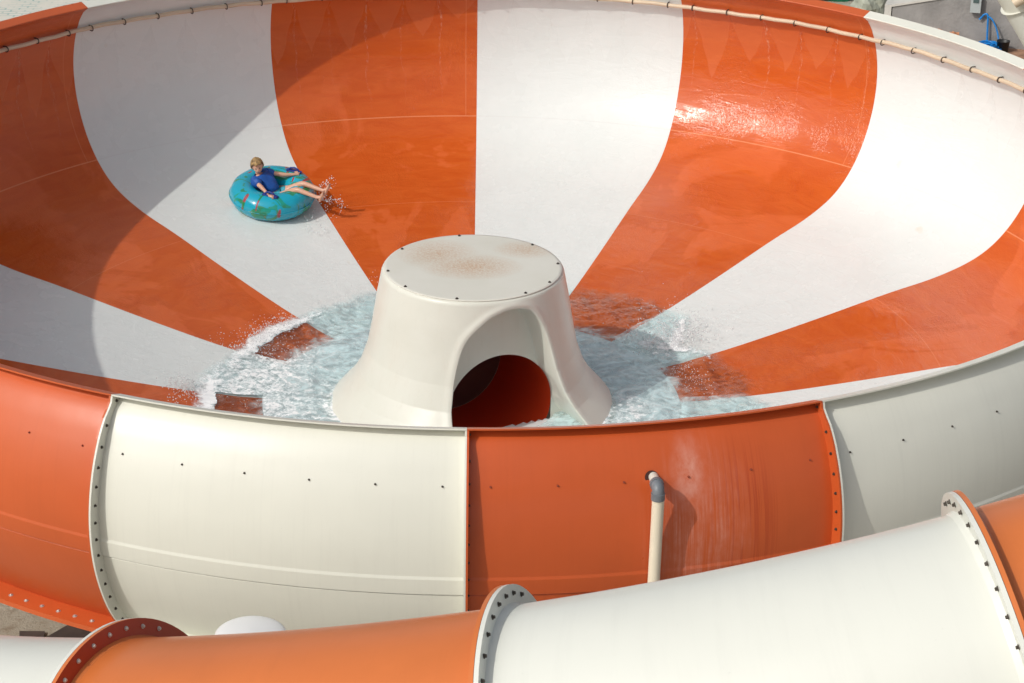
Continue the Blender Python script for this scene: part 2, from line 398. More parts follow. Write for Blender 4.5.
# outline of the leaning arch as (sideways, height), smoothed; signed distance to it is positive inside
AR=cr(np.array([(-.80,-3.62),(-.79,-3.3),(-.77,-3.05),(-.72,-2.79),(-.63,-2.40),(-.52,-2.12),(-.30,-1.90),(-.14,-1.82),(.0,-1.79),(.14,-1.805),(.27,-1.86),(.40,-2.04),(.49,-2.27),(.60,-2.70),(.70,-2.98),(.84,-3.23),(1.0,-3.45),(1.1,-3.62)]),6)
m_=np.zeros(P.shape[:2]);lipb=np.zeros(P.shape[:2]);idx=np.argwhere((E_>.3)&(np.abs(S_)<1.25))
q=np.stack([S_[idx[:,0],idx[:,1]],Z_[idx[:,0],idx[:,1]]],-1);dm=np.full(len(q),9.);ins=np.zeros(len(q),bool)
for a_,b_ in zip(AR,np.roll(AR,-1,axis=0)):
    ab=b_-a_;closing=abs(a_[1]-b_[1])<1e-9
    if not closing:
        t_=np.clip(((q-a_)@ab)/(ab@ab),0,1);dm=np.minimum(dm,np.hypot(*(q-(a_+t_[:,None]*ab)).T))
    cond=((a_[1]>q[:,1])!=(b_[1]>q[:,1]));xs=a_[0]+(q[:,1]-a_[1])/(b_[1]-a_[1]+1e-12)*ab[0];ins^=cond&(q[:,0]<xs)
sdist=np.where(ins,dm,-dm);mm_=np.clip((sdist+.0)/.085,0,1);mm_=mm_*mm_*(3-2*mm_)
m_[idx[:,0],idx[:,1]]=mm_;lipb[idx[:,0],idx[:,1]]=np.exp(-((sdist+.035)/.035)**2)*.014
P=P+e*((DP-E_)*m_)[...,None]+e*lipb[...,None]
HC=(.04,-3.18);HR=.66
E2=P@e;S2=P@sd
hole=((S2-HC[0])**2+(P[...,2]-HC[1])**2<HR**2)&(m_>.5)
hole|=(np.abs(S2-HC[0])<HR)&(P[...,2]<HC[1])&(m_>.5)
b=MB();nn,mm=P.shape[:2];F=[]
kill=hole
used_edge=np.zeros((nn,mm),bool)
for i in range(nn-1):
    for j in range(mm):
        k=(j+1)%mm;q=((i,j),(i,k),(i+1,k),(i+1,j));h=[kill[a] for a in q]
        if all(h): continue
        F.append(tuple(a*mm+c for a,c in q))
        if any(h):
            for a in q:
                if kill[a]: used_edge[a]=True
# pull the cut edge onto the true circle
Q=P.copy()
for a in zip(*np.where(used_edge)):
    s0=S2[a]-HC[0];z0=P[a][2]-HC[1]
    if z0>=0:
        l=math.hypot(s0,z0);s1,z1=s0/l*HR,z0/l*HR
    else: s1,z1=math.copysign(HR,s0),z0
    Q[a]=e*DP+sd*(s1+HC[0])+np.array([0,0,z1+HC[1]])
b.add(Q.reshape(-1,3),F,True)
b.fix=False
shell=b.build('cone_shell',M_cone,cone)
# lid
ml,nt,bs=mat('stained_lid');o_=texobj(nt)
sepn=N(nt,'ShaderNodeSeparateXYZ');L(nt,o_,sepn.inputs[0])
def ell(cx,cy,rx,ry):
    a=math_(nt,'POWER',math_(nt,'DIVIDE',math_(nt,'SUBTRACT',sepn.outputs[0],cx),rx),2);bb=math_(nt,'POWER',math_(nt,'DIVIDE',math_(nt,'SUBTRACT',sepn.outputs[1],cy),ry),2)
    return math_(nt,'SUBTRACT',1,math_(nt,'SQRT',math_(nt,'ADD',a,bb)),clamp=True)
sm=math_(nt,'MAXIMUM',ell(-.02,-.02,.62,.42),math_(nt,'MULTIPLY',ell(-.42,.38,.5,.5),.8));sm=math_(nt,'MAXIMUM',sm,math_(nt,'MULTIPLY',ell(.62,.55,.4,.3),.7))
spk=ramp(nt,noise(nt,o_,42,6,.75),[(.42,0.),(.60,1.)])
c=mix(nt,ramp(nt,noise(nt,o_,1.5,5,.6),[(.3,0.),(.7,1.)]),(.66,.645,.56),(.71,.695,.62))
c=mix(nt,math_(nt,'MULTIPLY',math_(nt,'POWER',sm,.8),math_(nt,'ADD',.22,math_(nt,'MULTIPLY',spk,.75)),clamp=True),c,(.50,.27,.12))
L(nt,c,bs.inputs['Base Color']);bs.inputs['Roughness'].default_value=.5
b=MB();az=np.linspace(0,2*PI,160,endpoint=False)
rr=np.array([.001,.5,1.0,1.038,1.042,1.036]);zz=np.array([-1.668,-1.669,-1.672,-1.674,-1.680,-1.687])
b.grid(pol(rr[:,None],az[None],zz[:,None]),True,0,closed=True)
lid=b.build('cone_lid',ml,cone)
for azd in (338,-18-40,-100,-130,-170,118,84,45,143,-10):
    if azd in(338,): continue
    bolt(ME_lid,pol(1.0,R(azd),-1.672),(0,0,1),lid)
# exit tunnel
mt=m_outer('tunnel_orange_gelcoat',(.66,.06,.016),.05,.30)
b=MB();ts=np.concatenate([np.linspace(-PI*.5,PI*.5,1)[:0],np.linspace(0,2*PI,72,endpoint=False)])
ds=np.linspace(DP-.004,-.72,16);A=[]
for dd in ds:
    t=ts;ring=e*dd+sd*(HC[0]+(HR)*np.cos(t))[:,None]+np.array([0,0,1])*(HC[1]-.02*0+HR*np.sin(t))[:,None];A.append(ring)
A=np.array(A);b.grid(A,True,0,closed=True)
# bottom corner fillers below the circle so the opening meets the floor
tun=b.build('exit_tunnel',mt,cone)
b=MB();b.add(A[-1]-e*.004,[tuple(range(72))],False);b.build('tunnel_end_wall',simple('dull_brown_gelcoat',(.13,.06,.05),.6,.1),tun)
# ------------------------------------------------------------------ water
mw,nt,bs=mat('pool_water');nt.nodes.remove(bs);outn=nt.nodes['Material Output']
geo=N(nt,'ShaderNodeNewGeometry').outputs['Position']
at=N(nt,'ShaderNodeAttribute',attribute_name='foam').outputs['Fac']
tr=N(nt,'ShaderNodeBsdfTransparent');tr.inputs[0].default_value=(.925,.99,.995,1)
gl=N(nt,'ShaderNodeBsdfGlossy');gl.inputs['Roughness'].default_value=.06
df=N(nt,'ShaderNodeBsdfDiffuse')
fr=N(nt,'ShaderNodeFresnel');fr.inputs[0].default_value=1.33
fine=noise(nt,geo,4.5,3,.5,1.2)
bn=bump(nt,fine,.5,.04,None)
L(nt,bn,gl.inputs['Normal']);L(nt,bn,fr.inputs['Normal'])
fm=noise(nt,geo,14,5,.65,1.0);fn2=noise(nt,geo,3.2,5,.6,2.6)
thr=math_(nt,'ADD',math_(nt,'MULTIPLY',fm,.55),math_(nt,'MULTIPLY',fn2,.45))
foam=math_(nt,'MULTIPLY',math_(nt,'SUBTRACT',thr,math_(nt,'SUBTRACT',.82,math_(nt,'MULTIPLY',at,.62))),5,clamp=True)
L(nt,mix(nt,foam,(.74,.965,.99),(.95,.96,.96)),df.inputs[0])
# milky aeration (bubbles in the water)
at2=N(nt,'ShaderNodeAttribute',attribute_name='milk').outputs['Fac']
milk=math_(nt,'MULTIPLY',at2,ramp(nt,noise(nt,geo,3.2,5,.6,1.8),[(.35,.10),(.65,1.)]),clamp=True)
m1=N(nt,'ShaderNodeMixShader');L(nt,math_(nt,'MULTIPLY',fr.outputs[0],.7),m1.inputs[0]);L(nt,tr.outputs[0],m1.inputs[1]);L(nt,gl.outputs[0],m1.inputs[2])
lc=noise(nt,geo,7.5,5,.62,2.0)
lace=math_(nt,'SUBTRACT',1,math_(nt,'MULTIPLY',math_(nt,'ABSOLUTE',math_(nt,'SUBTRACT',lc,.5)),16),clamp=True)
at3=N(nt,'ShaderNodeAttribute',attribute_name='clear').outputs['Fac']
lace=math_(nt,'MULTIPLY',math_(nt,'MULTIPLY',lace,math_(nt,'SUBTRACT',1,math_(nt,'MULTIPLY',at3,.55))),math_(nt,'MULTIPLY',ramp(nt,noise(nt,geo,2.2,3),[(.35,.1),(.6,1.)]),.30))
m2=N(nt,'ShaderNodeMixShader');cov=math_(nt,'MAXIMUM',math_(nt,'MAXIMUM',foam,milk),lace);L(nt,cov,m2.inputs[0]);L(nt,m1.outputs[0],m2.inputs[1]);L(nt,df.outputs[0],m2.inputs[2])
ed=N(nt,'ShaderNodeAttribute',attribute_name='edge').outputs['Fac']
edn=math_(nt,'MULTIPLY',math_(nt,'SUBTRACT',ed,math_(nt,'MULTIPLY',math_(nt,'SUBTRACT',noise(nt,geo,6,5,.7,1.),.2),.8)),4,clamp=True)
tr2=N(nt,'ShaderNodeBsdfTransparent');m3=N(nt,'ShaderNodeMixShader');L(nt,edn,m3.inputs[0]);L(nt,tr2.outputs[0],m3.inputs[1]);L(nt,m2.outputs[0],m3.inputs[2])
L(nt,m3.outputs[0],outn.inputs['Surface'])
def fbm(x,y,seed,octs=4,f0=1.,g=.5):
    r=np.random.default_rng(seed);o=0;a=1
    for k in range(octs):
        for _ in range(5):
            th=r.random()*2*PI;f=f0*2**k*(.7+.6*r.random());o=o+a*np.sin((x*math.cos(th)+y*math.sin(th))*f*2*PI+r.random()*6.28)/5
        a*=g
    return o
az=np.linspace(0,2*PI,1300,endpoint=False);rr=np.linspace(1.05,4.35,240)
A,Rr=np.meshgrid(az,rr);X=Rr*np.sin(A);Y=Rr*np.cos(A)
fz=np.interp(Rr,[0,1.465]+list(PR[::-1][PR[::-1,1]<-1.5][:,0]),[-3.45,-3.437]+list(PR[::-1][PR[::-1,1]<-1.5][:,1]))
Ad=(np.degrees(A)+180)%360-180
front=3.30+.42*np.interp(Ad,[-180,-90,-60,-30,0,22,35,50,60,75,95,130,180],[.2,.35,.2,.5,.4,.6,1.35,1.1,-.3,.3,1.3,.4,.2])+.16*fbm(np.cos(A)*2,np.sin(A)*2,3,4,1.)
q=np.clip((front-Rr)/.9,0,1)
depth=.055*q**.7+.0
wave=.015*fbm(X,Y,5,4,.55,.6)+.009*fbm(X,Y,9,3,2.4,.6)
crest=np.exp(-((Rr-(front-.12))/.10)**2)*.03*np.clip(.5+fbm(np.cos(A)*3,np.sin(A)*3,12,3,1.),0,1.3)
Zw=fz+depth+wave*np.clip(q*4,0,1)+crest
Zw=np.where(Rr>front,fz-.03-.02*(Rr-front),Zw)
def bumpf(a0,w): 
    dA=(Ad-a0+180)%360-180;return np.exp(-(dA/w)**2)
foamA=.31+.40*bumpf(-75,35)*np.exp(-((Rr-2.6)/.9)**2)
foamA+=np.exp(-((Rr-(front-.28))/.10)**2)*(.05+.62*bumpf(-55,13)+.6*bumpf(-92,6)+.45*bumpf(57,10))
foamA+=.42*bumpf(57,9)*np.exp(-((Rr-2.9)/.55)**2)
foamA+=.35*np.exp(-((Rr-1.55)/.16)**2)*(bumpf(-100,50)+.5*bumpf(120,40))
foamA+=.38*bumpf(105,30)*np.exp(-((Rr-1.9)/.5)**2)+.25*bumpf(-110,25)
foamA-=.30*bumpf(50,22)*(Rr<2.6)
# the lobes of clear water over the orange stripes keep little foam
stripe=(np.floor((Ad%360)/22.5).astype(int)%2==1)&(Rr>2.5)
foamA=np.where(stripe&(Rr<front-.42),np.minimum(foamA,.10),foamA)
milkA=.62*np.clip((2.62-Rr+.10*fbm(X,Y,77,3,3.))/.15,0,1)*np.ones_like(Rr)+.52*(~stripe)*(1+0*X)*np.clip((front-Rr)/.5,0,1)*(Rr>2.5)
milkA=np.clip(milkA,0,.8)
b=MB();G=np.stack([X,Y,Zw],-1);n0,m0=G.shape[:2];F0=[]
inside=((G@EV)<.72)&(Rr<1.35)
near_=inside&((G@EV)>.67)
deep=inside&~near_
G[near_]=G[near_]+EV*(.724-(G[near_]@EV))[:,None]
for i in range(n0-1):
    for j in range(m0):
        k=(j+1)%m0
        q_=((i,j),(i,k),(i+1,k),(i+1,j))
        if any(deep[a] for a in q_) or all(inside[a] for a in q_): continue
        F0.append((i*m0+j,i*m0+k,(i+1)*m0+k,(i+1)*m0+j))
b.add(G.reshape(-1,3),F0,True);b.fix=False
pool=b.build('water',mw,at=(0,0,-3.45));tag(pool,kind='structure')
me=pool.data
edge=np.clip((front-Rr)/.55,0,1)
for nme,arrv in (('foam',foamA),('milk',milkA),('edge',edge),('clear',stripe.astype(float))):
    at_=me.attributes.new(nme,'FLOAT','POINT');at_.data.foreach_set('value',arrv.ravel().astype(np.float32))
# spray droplets
OCT=np.array([(1,0,0),(-1,0,0),(0,1,0),(0,-1,0),(0,0,1),(0,0,-1)],float);OF=[(0,2,4),(2,1,4),(1,3,4),(3,0,4),(2,0,5),(1,2,5),(3,1,5),(0,3,5)]
msp,nt,bs=mat('spray');bs.inputs['Base Color'].default_value=(.88,.90,.91,1);bs.inputs['Roughness'].default_value=.15
bs.inputs['Transmission Weight'].default_value=.25
def drops(name,pts,sizes,label):
    n=len(pts);V=(OCT[None]*sizes[:,None,None]*rng.uniform(.7,1.3,(n,1,3))+pts[:,None]).reshape(-1,3)
    F=(np.array(OF)[None]+(np.arange(n)*6)[:,None,None]).reshape(-1,3)
    me=bpy.data.meshes.new(name);loc=pts.mean(0);me.from_pydata((V-loc).tolist(),[],F.tolist());me.materials.append(msp)
    o=bpy.data.objects.new(name,me);COL.objects.link(o);o.location=loc;tag(o,label,'water spray',kind='stuff');return o
def floorz(r): return np.interp(r,[0,1.465]+list(PR[::-1][PR[::-1,1]<-1.5][:,0]),[-3.45,-3.437]+list(PR[::-1][PR[::-1,1]<-1.5][:,1]))
def arcspray(n,a0,aw,r0,rw,hmax,smax):
    a=np.radians(rng.normal(a0,aw,n));r=rng.normal(r0,rw,n);h=rng.exponential(hmax,n)
    cl=.5+.5*np.sin(a*37)*np.sin(r*9+a*5);k=rng.random(n)<.25+cl;a,r,h=a[k],r[k],h[k]
    return np.stack([r*np.sin(a),r*np.cos(a),floorz(r)+.08+h],-1),rng.uniform(.003,smax,len(a))
def cat(*l): return np.concatenate([x[0] for x in l]),np.concatenate([x[1] for x in l])
p_,s0=cat(arcspray(900,-56,7,3.10,.09,.03,.009),arcspray(60,-60,10,3.35,.12,.04,.005),arcspray(600,-92,3,3.45,.10,.03,.010),arcspray(800,-28,9,3.1,.3,.03,.006),arcspray(1200,-75,10,2.9,.3,.02,.007))
drops('water_spray',p_,s0,'white spray flying up along the left edge of the pool')
p_,s0=cat(arcspray(1900,56.5,4.2,3.02,.24,.05,.011),arcspray(500,56,5,3.4,.3,.06,.006),arcspray(350,76,7,2.7,.15,.02,.007))
drops('water_spray',p_,s0,'white spray bursting up on the white stripe right of the cone')
# ------------------------------------------------------------------ raft with rider
S0=Vector((-2.87,5.22,0));rS=S0.xy.length;S0.z=float(floorz(rS))
rad=Vector((S0.x,S0.y,0)).normalized();slope=.20
nrm=(Vector((0,0,1))-rad*slope-Vector((.10,0,0))*.6).normalized()
fx=Vector((.93,-.36,0));fx=(fx-nrm*fx.dot(nrm)).normalized();fy=nrm.cross(fx)
MR=Matrix((fx,fy,nrm)).transposed().to_4x4();MR.translation=S0
MP=MR@Matrix.Translation((.075,-.02,-.055))@Matrix.Scale(.97,4)
def W(p): return MR@Vector(p)
mr,nt,bs=mat('raft_vinyl');o_=texobj(nt)
g1=ramp(nt,noise(nt,scaled(nt,o_,(1.2,3.0,1.4)),3.6,1,.4,.9),[(.56,0.),(.60,1.)])
g2=ramp(nt,noise(nt,scaled(nt,o_,(3.4,1.1,1.2)),2.6,1,.3,.6),[(.655,0.),(.68,1.)])
g3=ramp(nt,noise(nt,o_,7,1,.3),[(.5,0.),(.53,1.)])
c=mix(nt,g1,(.010,.36,.50),mix(nt,g3,(.03,.24,.12),(.015,.30,.22)))
c=mix(nt,g2,c,mix(nt,g3,(.34,.07,.08),(.02,.22,.08)))
L(nt,c,bs.inputs['Base Color']);bs.inputs['Roughness'].default_value=.18;bs.inputs['Coat Weight'].default_value=.3
raft=empty('tube_raft',S0);raft.matrix_world=MR
tag(raft,'round turquoise inflatable ring with green and red leaf print carrying the boy','inflatable ring')
def loc_part(name,b,m,parent):   # geometry given in raft-local coordinates
    o=b.build(name,m,at=(0,0,0));o.parent=parent;return o
b=MB();U_=np.linspace(0,2*PI,96,endpoint=False);V_=np.linspace(0,2*PI,32,endpoint=False)
MJ,MI=.405,.20
pts=[]
for v in V_:
    rr_=MJ+MI*np.cos(v)*1.02;zz_=.19+MI*.95*np.sin(v)+0*U_
    pk=1-.012*np.abs(np.sin(U_*6))*max(0,math.cos(v)+.3)
    pts.append(np.stack([rr_*pk*np.cos(U_),rr_*pk*np.sin(U_),zz_],-1))
b.grid(np.array(pts+[pts[0]]),True,0,closed=True);ringo=loc_part('ring_tube',b,mr,raft)
b=MB();b.tube([(.61*math.cos(t),.61*math.sin(t),.19) for t in np.linspace(0,2*PI,97)],.006,6,False);loc_part('seam',b,mr,ringo)
M_handle=simple('navy_webbing',(.012,.035,.22),.5)
for yy in (-1,1):
    b=MB();cx,cy=.15,yy*.385
    b.tube([(cx-.085,cy,.385),(cx-.055,cy,.425),(cx,cy,.44),(cx+.055,cy,.425),(cx+.085,cy,.385)],.014,8)
    for s in(-1,1): b.tube([(cx+s*.085,cy,.37),(cx+s*.085,cy,.395)],.034,14)
    b.tube([(cx-.11,cy,.388),(cx+.11,cy,.388)],.036,12,flat=.25)
    loc_part('handle',b,M_handle,raft)
# person
skin,nt,bs=mat('skin');bs.inputs['Subsurface Weight'].default_value=.1;bs.inputs['Subsurface Radius'].default_value=(.02,.008,.004)
L(nt,mix(nt,noise(nt,texobj(nt),6,3),(.60,.33,.22),(.72,.43,.31)),bs.inputs['Base Color']);bs.inputs['Roughness'].default_value=.45
M_shirt=simple('royal_blue_shirt',(.012,.10,.42),.6,.15,9,bumpd=.02,bscale=14)
M_short=simple('teal_shorts',(.05,.36,.45),.65,.1,9,bumpd=.01)
M_hair=simple('blond_hair',(.42,.27,.11),.6,.35,30,bumpd=.01,bscale=60)
def skinmesh(name,verts,edges,radii,m,sub=2,root=0):
    me=bpy.data.meshes.new(name);me.from_pydata(verts,edges,[]);o=bpy.data.objects.new(name,me);COL.objects.link(o)
    mo=o.modifiers.new('s','SKIN');mo.use_smooth_shade=True
    sv=me.skin_vertices[0] if me.skin_vertices else None
    if sv is None:
        bm=bmesh.new();bm.from_mesh(me);bm.verts.layers.skin.verify();bm.to_mesh(me);bm.free();sv=me.skin_vertices[0]
    for i,r in enumerate(radii):
        sv.data[i].radius=(r,r) if not isinstance(r,tuple) else r
        sv.data[i].use_root=(i==root)
    s=o.modifiers.new('u','SUBSURF');s.levels=sub;s.render_levels=sub
    dg=bpy.context.evaluated_depsgraph_get();nm=bpy.data.meshes.new_from_object(o.evaluated_get(dg))
    bpy.data.objects.remove(o);nm.polygons.foreach_set('use_smooth',[True]*len(nm.polygons))
    nm.name=name;nm.materials.clear();nm.materials.append(m);return nm
J=dict(pel=(-.02,0,.24),bel=(-.10,0,.34),che=(-.23,0,.44),nek=(-.30,0,.525),hed=(-.30,-.01,.585),
 shl=(-.27,-.155,.49),ell=(-.09,-.27,.47),wrl=(.06,-.385,.455),
 shr=(-.25,.145,.49),elr=(.02,.25,.46),wrr=(.17,.345,.46),
 hil=(.03,-.075,.25),knl=(.36,-.085,.475),anl=(.70,-.075,.415),tol=(.80,-.085,.48),
 hir=(.03,.075,.25),knr=(.37,.10,.485),anr=(.71,.085,.45),tor=(.80,.10,.53))
names=list(J);ix={n:i for i,n in enumerate(names)}
E_=[('pel','bel'),('bel','che'),('che','nek'),('nek','hed'),('che','shl'),('shl','ell'),('ell','wrl'),('che','shr'),('shr','elr'),('elr','wrr'),('pel','hil'),('hil','knl'),('knl','anl'),('anl','tol'),('pel','hir'),('hir','knr'),('knr','anr'),('anr','tor')]
RD=dict(pel=.085,bel=.085,che=.095,nek=.038,hed=.04,shl=.042,ell=.030,wrl=.020,shr=.042,elr=.030,wrr=.020,hil=.070,knl=.043,anl=.026,tol=.018,hir=.070,knr=.043,anr=.026,tor=.018)
body_me=skinmesh('body',[J[n] for n in names],[(ix[a],ix[b_]) for a,b_ in E_],[RD[n] for n in names],skin)
bm=bmesh.new();bm.from_mesh(body_me)
# head shaped from a sphere: skull, jaw, nose, brow, ears
hc=Vector((-.30,-.015,.660));look=Vector((.50,-.82,-.05)).normalized();upv=(Vector((-.25,0,1))-look*Vector((-.25,0,1)).dot(look)).normalized();sv=look.cross(upv)
MH=Matrix((look,-sv,upv)).transposed()
tmp=bmesh.new();bmesh.ops.create_uvsphere(tmp,u_segments=28,v_segments=20,radius=1)
for v in tmp.verts:
    x,y,z=v.co
    w=.073-(.018*max(0,-z-.1));X=x*.088;Yy=y*w;Zz=z*.108
    if x>.2: X+= -.010*max(0,abs(y)-.4)
    if z<-.3: X+=.012*(x>0)*x; 
    X+=.018*math.exp(-((y/.16)**2+((z+.12)/.16)**2))*(x>0)        # nose
    X-=.010*math.exp(-(((abs(y)-.36)/.16)**2+((z-.08)/.10)**2))*(x>0)  # eye sockets
    X+=.006*math.exp(-((y/.3)**2+((z+.45)/.07)**2))*(x>0)         # lips
    v.co=MH@Vector((X,Yy,Zz))+hc
for s in(-1,1):
    g=bmesh.ops.create_uvsphere(tmp,u_segments=10,v_segments=8,radius=1)
    for v in g['verts']: v.co=MH@Vector((v.co.x*.018-.004,v.co.y*.008+s*.074,v.co.z*.028-.004))+hc
me_t=bpy.data.meshes.new('t');tmp.to_mesh(me_t);tmp.free();bm.from_mesh(me_t)
# hands: palm and five fingers closing round the handle; feet: sole and toes
def addtube(pts,rad,n=8,flat=1.0):
    q=MB();q.tube(pts,rad,n,True,flat=flat);m_=bpy.data.meshes.new('t');m_.from_pydata(q.v,[],q.f);bm.from_mesh(m_)
for s,wr in ((-1,J['wrl']),(1,J['wrr'])):
    w=Vector(wr);hd=Vector((.10,s*.40,.455));d_=(Vector((hd.x+.02,hd.y,hd.z+.005))-w).normalized();side=Vector((0,0,1)).cross(d_).normalized()
    addtube([w-d_*.02,w+d_*.02,w+d_*.05,w+d_*.065],[.019,.027,.028,.022],12,.55)
    for i in range(4):
        off=side*(-.021+.014*i);ln=(.030,.035,.033,.026)[i];p0=w+d_*.06+off
        addtube([p0,p0+d_*ln*.6+Vector((0,0,.002)),p0+d_*ln*.95-Vector((0,0,.014)),p0+d_*ln*.7-Vector((0,0,.030))],[.0085,.008,.0075,.006])
    p0=w+d_*.02-side*.024*s
    addtube([p0,p0+d_*.022-side*.016*s,p0+d_*.04-side*.012*s-Vector((0,0,.012))],[.010,.009,.007])
for s,an,to in ((-1,J['anl'],J['tol']),(1,J['anr'],J['tor'])):
    a_=Vector(an);t_=Vector(to)
    heel=a_+Vector((.025,0,-.035));ball=heel+Vector((.055,s*.01,.135));
    addtube([heel+Vector((-.005,0,-.02)),heel,heel+(ball-heel)*.5+Vector((-.008,0,0)),ball],[.016,.028,.027,.032],12,.75)
    for i in range(5):
        o=Vector((0,(-.026+.013*i)*1.0,0));addtube([ball+o,ball+o+Vector((.002,0,.022)),ball+o+Vector((-.004,0,.038-.003*i))],[.009,.008,.006])
bm.to_mesh(body_me);bm.free();body_me.polygons.foreach_set('use_smooth',[True]*len(body_me.polygons))
body=bpy.data.objects.new('person',body_me);COL.objects.link(body);body.matrix_world=MP
tag(body,'boy in blue T-shirt and teal shorts lounging back in the ring, legs stretched out','person')
sh=dict(p=(-.03,0,.27),b=(-.10,0,.345),c=(-.23,0,.445),n=(-.285,0,.515),sl=(-.265,-.15,.49),el=(-.165,-.225,.475),sr=(-.245,.15,.49),er=(-.11,.215,.47))
nn_=list(sh);ii={n:i for i,n in enumerate(nn_)}
shm=skinmesh('shirt',[sh[n] for n in nn_],[(ii[a],ii[b_]) for a,b_ in (('p','b'),('b','c'),('c','n'),('c','sl'),('sl','el'),('c','sr'),('sr','er'))],[.125,.130,.155,.080,.088,.068,.088,.068],M_shirt)
for v in shm.vertices:
    v.co+=Vector((1,.3,.2))*.006*math.sin(v.co.z*60+v.co.x*25)*math.sin(v.co.y*30)
o=bpy.data.objects.new('shirt',shm);COL.objects.link(o);o.parent=body
shm=skinmesh('shorts',[(-.04,0,.235),(.03,-.08,.25),(.16,-.085,.335),(.03,.08,.25),(.16,.09,.34)],[(0,1),(1,2),(0,3),(3,4)],[.10,.084,.075,.084,.075],M_short)
o=bpy.data.objects.new('shorts',shm);COL.objects.link(o);o.parent=body
# hair cap
tmp=bmesh.new();bmesh.ops.create_uvsphere(tmp,u_segments=40,v_segments=28,radius=1)
kill=[]
for v in tmp.verts:
    x,y,z=v.co
    front=x>.25 and z<.42+.12*math.sin(y*9);side=(-.15<x<=.25) and z<-.05;back=x<=-.15 and z<-.55
    if front or side or back: kill.append(v);continue
    k=1+.07*math.sin(y*22+x*7)*math.sin(x*17)+.07*random.random()
    v.co=MH@Vector((x*.098*k-.002,y*.084*k,z*.118*k+.002))+hc
bmesh.ops.delete(tmp,geom=kill,context='VERTS')
hm=bpy.data.meshes.new('hair');tmp.to_mesh(hm);tmp.free();hm.materials.append(M_hair);hm.polygons.foreach_set('use_smooth',[True]*len(hm.polygons))
o=bpy.data.objects.new('hair',hm);COL.objects.link(o);o.parent=body
md=o.modifiers.new('t','SOLIDIFY');md.thickness=.012;md.offset=1
M_eye=simple('dark_eye',(.03,.02,.02),.3);M_lip=simple('lips',(.45,.12,.10),.5)
for sy in (-1,1):
    tmp=bmesh.new();bmesh.ops.create_uvsphere(tmp,u_segments=12,v_segments=8,radius=.010)
    for v in tmp.verts: v.co=MH@(Vector((v.co.x*.6,v.co.y*1.3,v.co.z*.8))+Vector((.078,sy*.026,.008)))+hc
    em=bpy.data.meshes.new('eye');tmp.to_mesh(em);tmp.free();em.materials.append(M_eye);o=bpy.data.objects.new('eye',em);COL.objects.link(o);o.parent=body
tmp=bmesh.new();bmesh.ops.create_uvsphere(tmp,u_segments=12,v_segments=8,radius=.010)
for v in tmp.verts: v.co=MH@(Vector((v.co.x*.6,v.co.y*1.9,v.co.z*.5))+Vector((.078,0,-.050)))+hc
em=bpy.data.meshes.new('mouth');tmp.to_mesh(em);tmp.free();em.materials.append(M_lip);o=bpy.data.objects.new('mouth',em);COL.objects.link(o);o.parent=body
# splash at the feet
n=110;t=rng.random(n);cen=np.array([W((.62+.42*x,.10*math.sin(x*9)+.04,.05+.36*(1-x)*x*2+.10)) for x in t]);cen+=rng.normal(0,.022,(n,3))*[1,1,1.3]
extra=np.array([W((x,y,z)) for x,y,z in zip(rng.uniform(.55,1.0,120),rng.uniform(-.5,.5,120),rng.exponential(.03,120)+.01)])
lobe=np.array([W((.62+a*.45+.03*math.sin(b_*7),.22+.1*b_,.30+.22*b_*math.sin(a*3)))for a,b_ in zip(rng.random(60)*.5,rng.random(60))])+rng.normal(0,.018,(60,3))
pp=np.concatenate([cen,extra,lobe]);drops('water_spray',pp,rng.uniform(.003,.011,len(pp)),'splash of droplets around the feet of the rider')
# ------------------------------------------------------------------ drain pipe on the outside
dp=empty('drain_pipe',(1.515,-7.93,GZ));dp['base']=(1.515,-7.93,GZ)
tag(dp,'cream plastic pipe with grey elbow coming out of the orange outer wall','pipe')
b=MB();pts=[(1.502,-7.93,GZ)]+[(1.515+.004*math.sin(z*2.1),-7.93-.012*math.sin((z+.4)*1.6)*0-.0,z) for z in np.linspace(-4.6,-.46,20)]
pts=[(1.500+.030*((p[2]+5)/4.6),p[1]+.005,p[2]) for p in pts]
b.tube(pts,.050,24);b.build('riser',m_outer('cream_plastic',(.76,.69,.54),.08,.4),dp)
b=MB();b.tube([(1.500,-7.62,-.410),(1.512,-7.80,-.385),(1.522,-7.90,-.372)],.040,20);b.build('stub',M_cone,dp)
mg=simple('grey_fitting',(.17,.19,.21),.45,.12,6)
b=MB()
b.tube([(1.516,-7.835,-.380),(1.520,-7.875,-.376)],.056,24)
b.tube([(1.519,-7.86,-.377),(1.522,-7.895,-.376),(1.525,-7.915,-.386),(1.526,-7.925,-.405),(1.526,-7.927,-.43)],.050,24)
b.tube([(1.526,-7.927,-.42),(1.526,-7.927,-.475)],.056,24);b.build('elbow',mg,dp)
b=MB();ring=[];c0=Vector(wallpt(169.05,-.400,.004));rn=Vector(pol(1.,R(169.1),.28)).normalized();a1=rn.cross(Vector((0,0,1))).normalized();a2=rn.cross(a1)
inn=[c0+(a1*math.cos(t)+a2*math.sin(t))*.054 for t in np.linspace(0,2*PI,28,endpoint=False)]
b.add(inn,[tuple(range(28))],False);b.build('wall_hole',simple('dark_cut_edge',(.06,.02,.015),.8),dp)
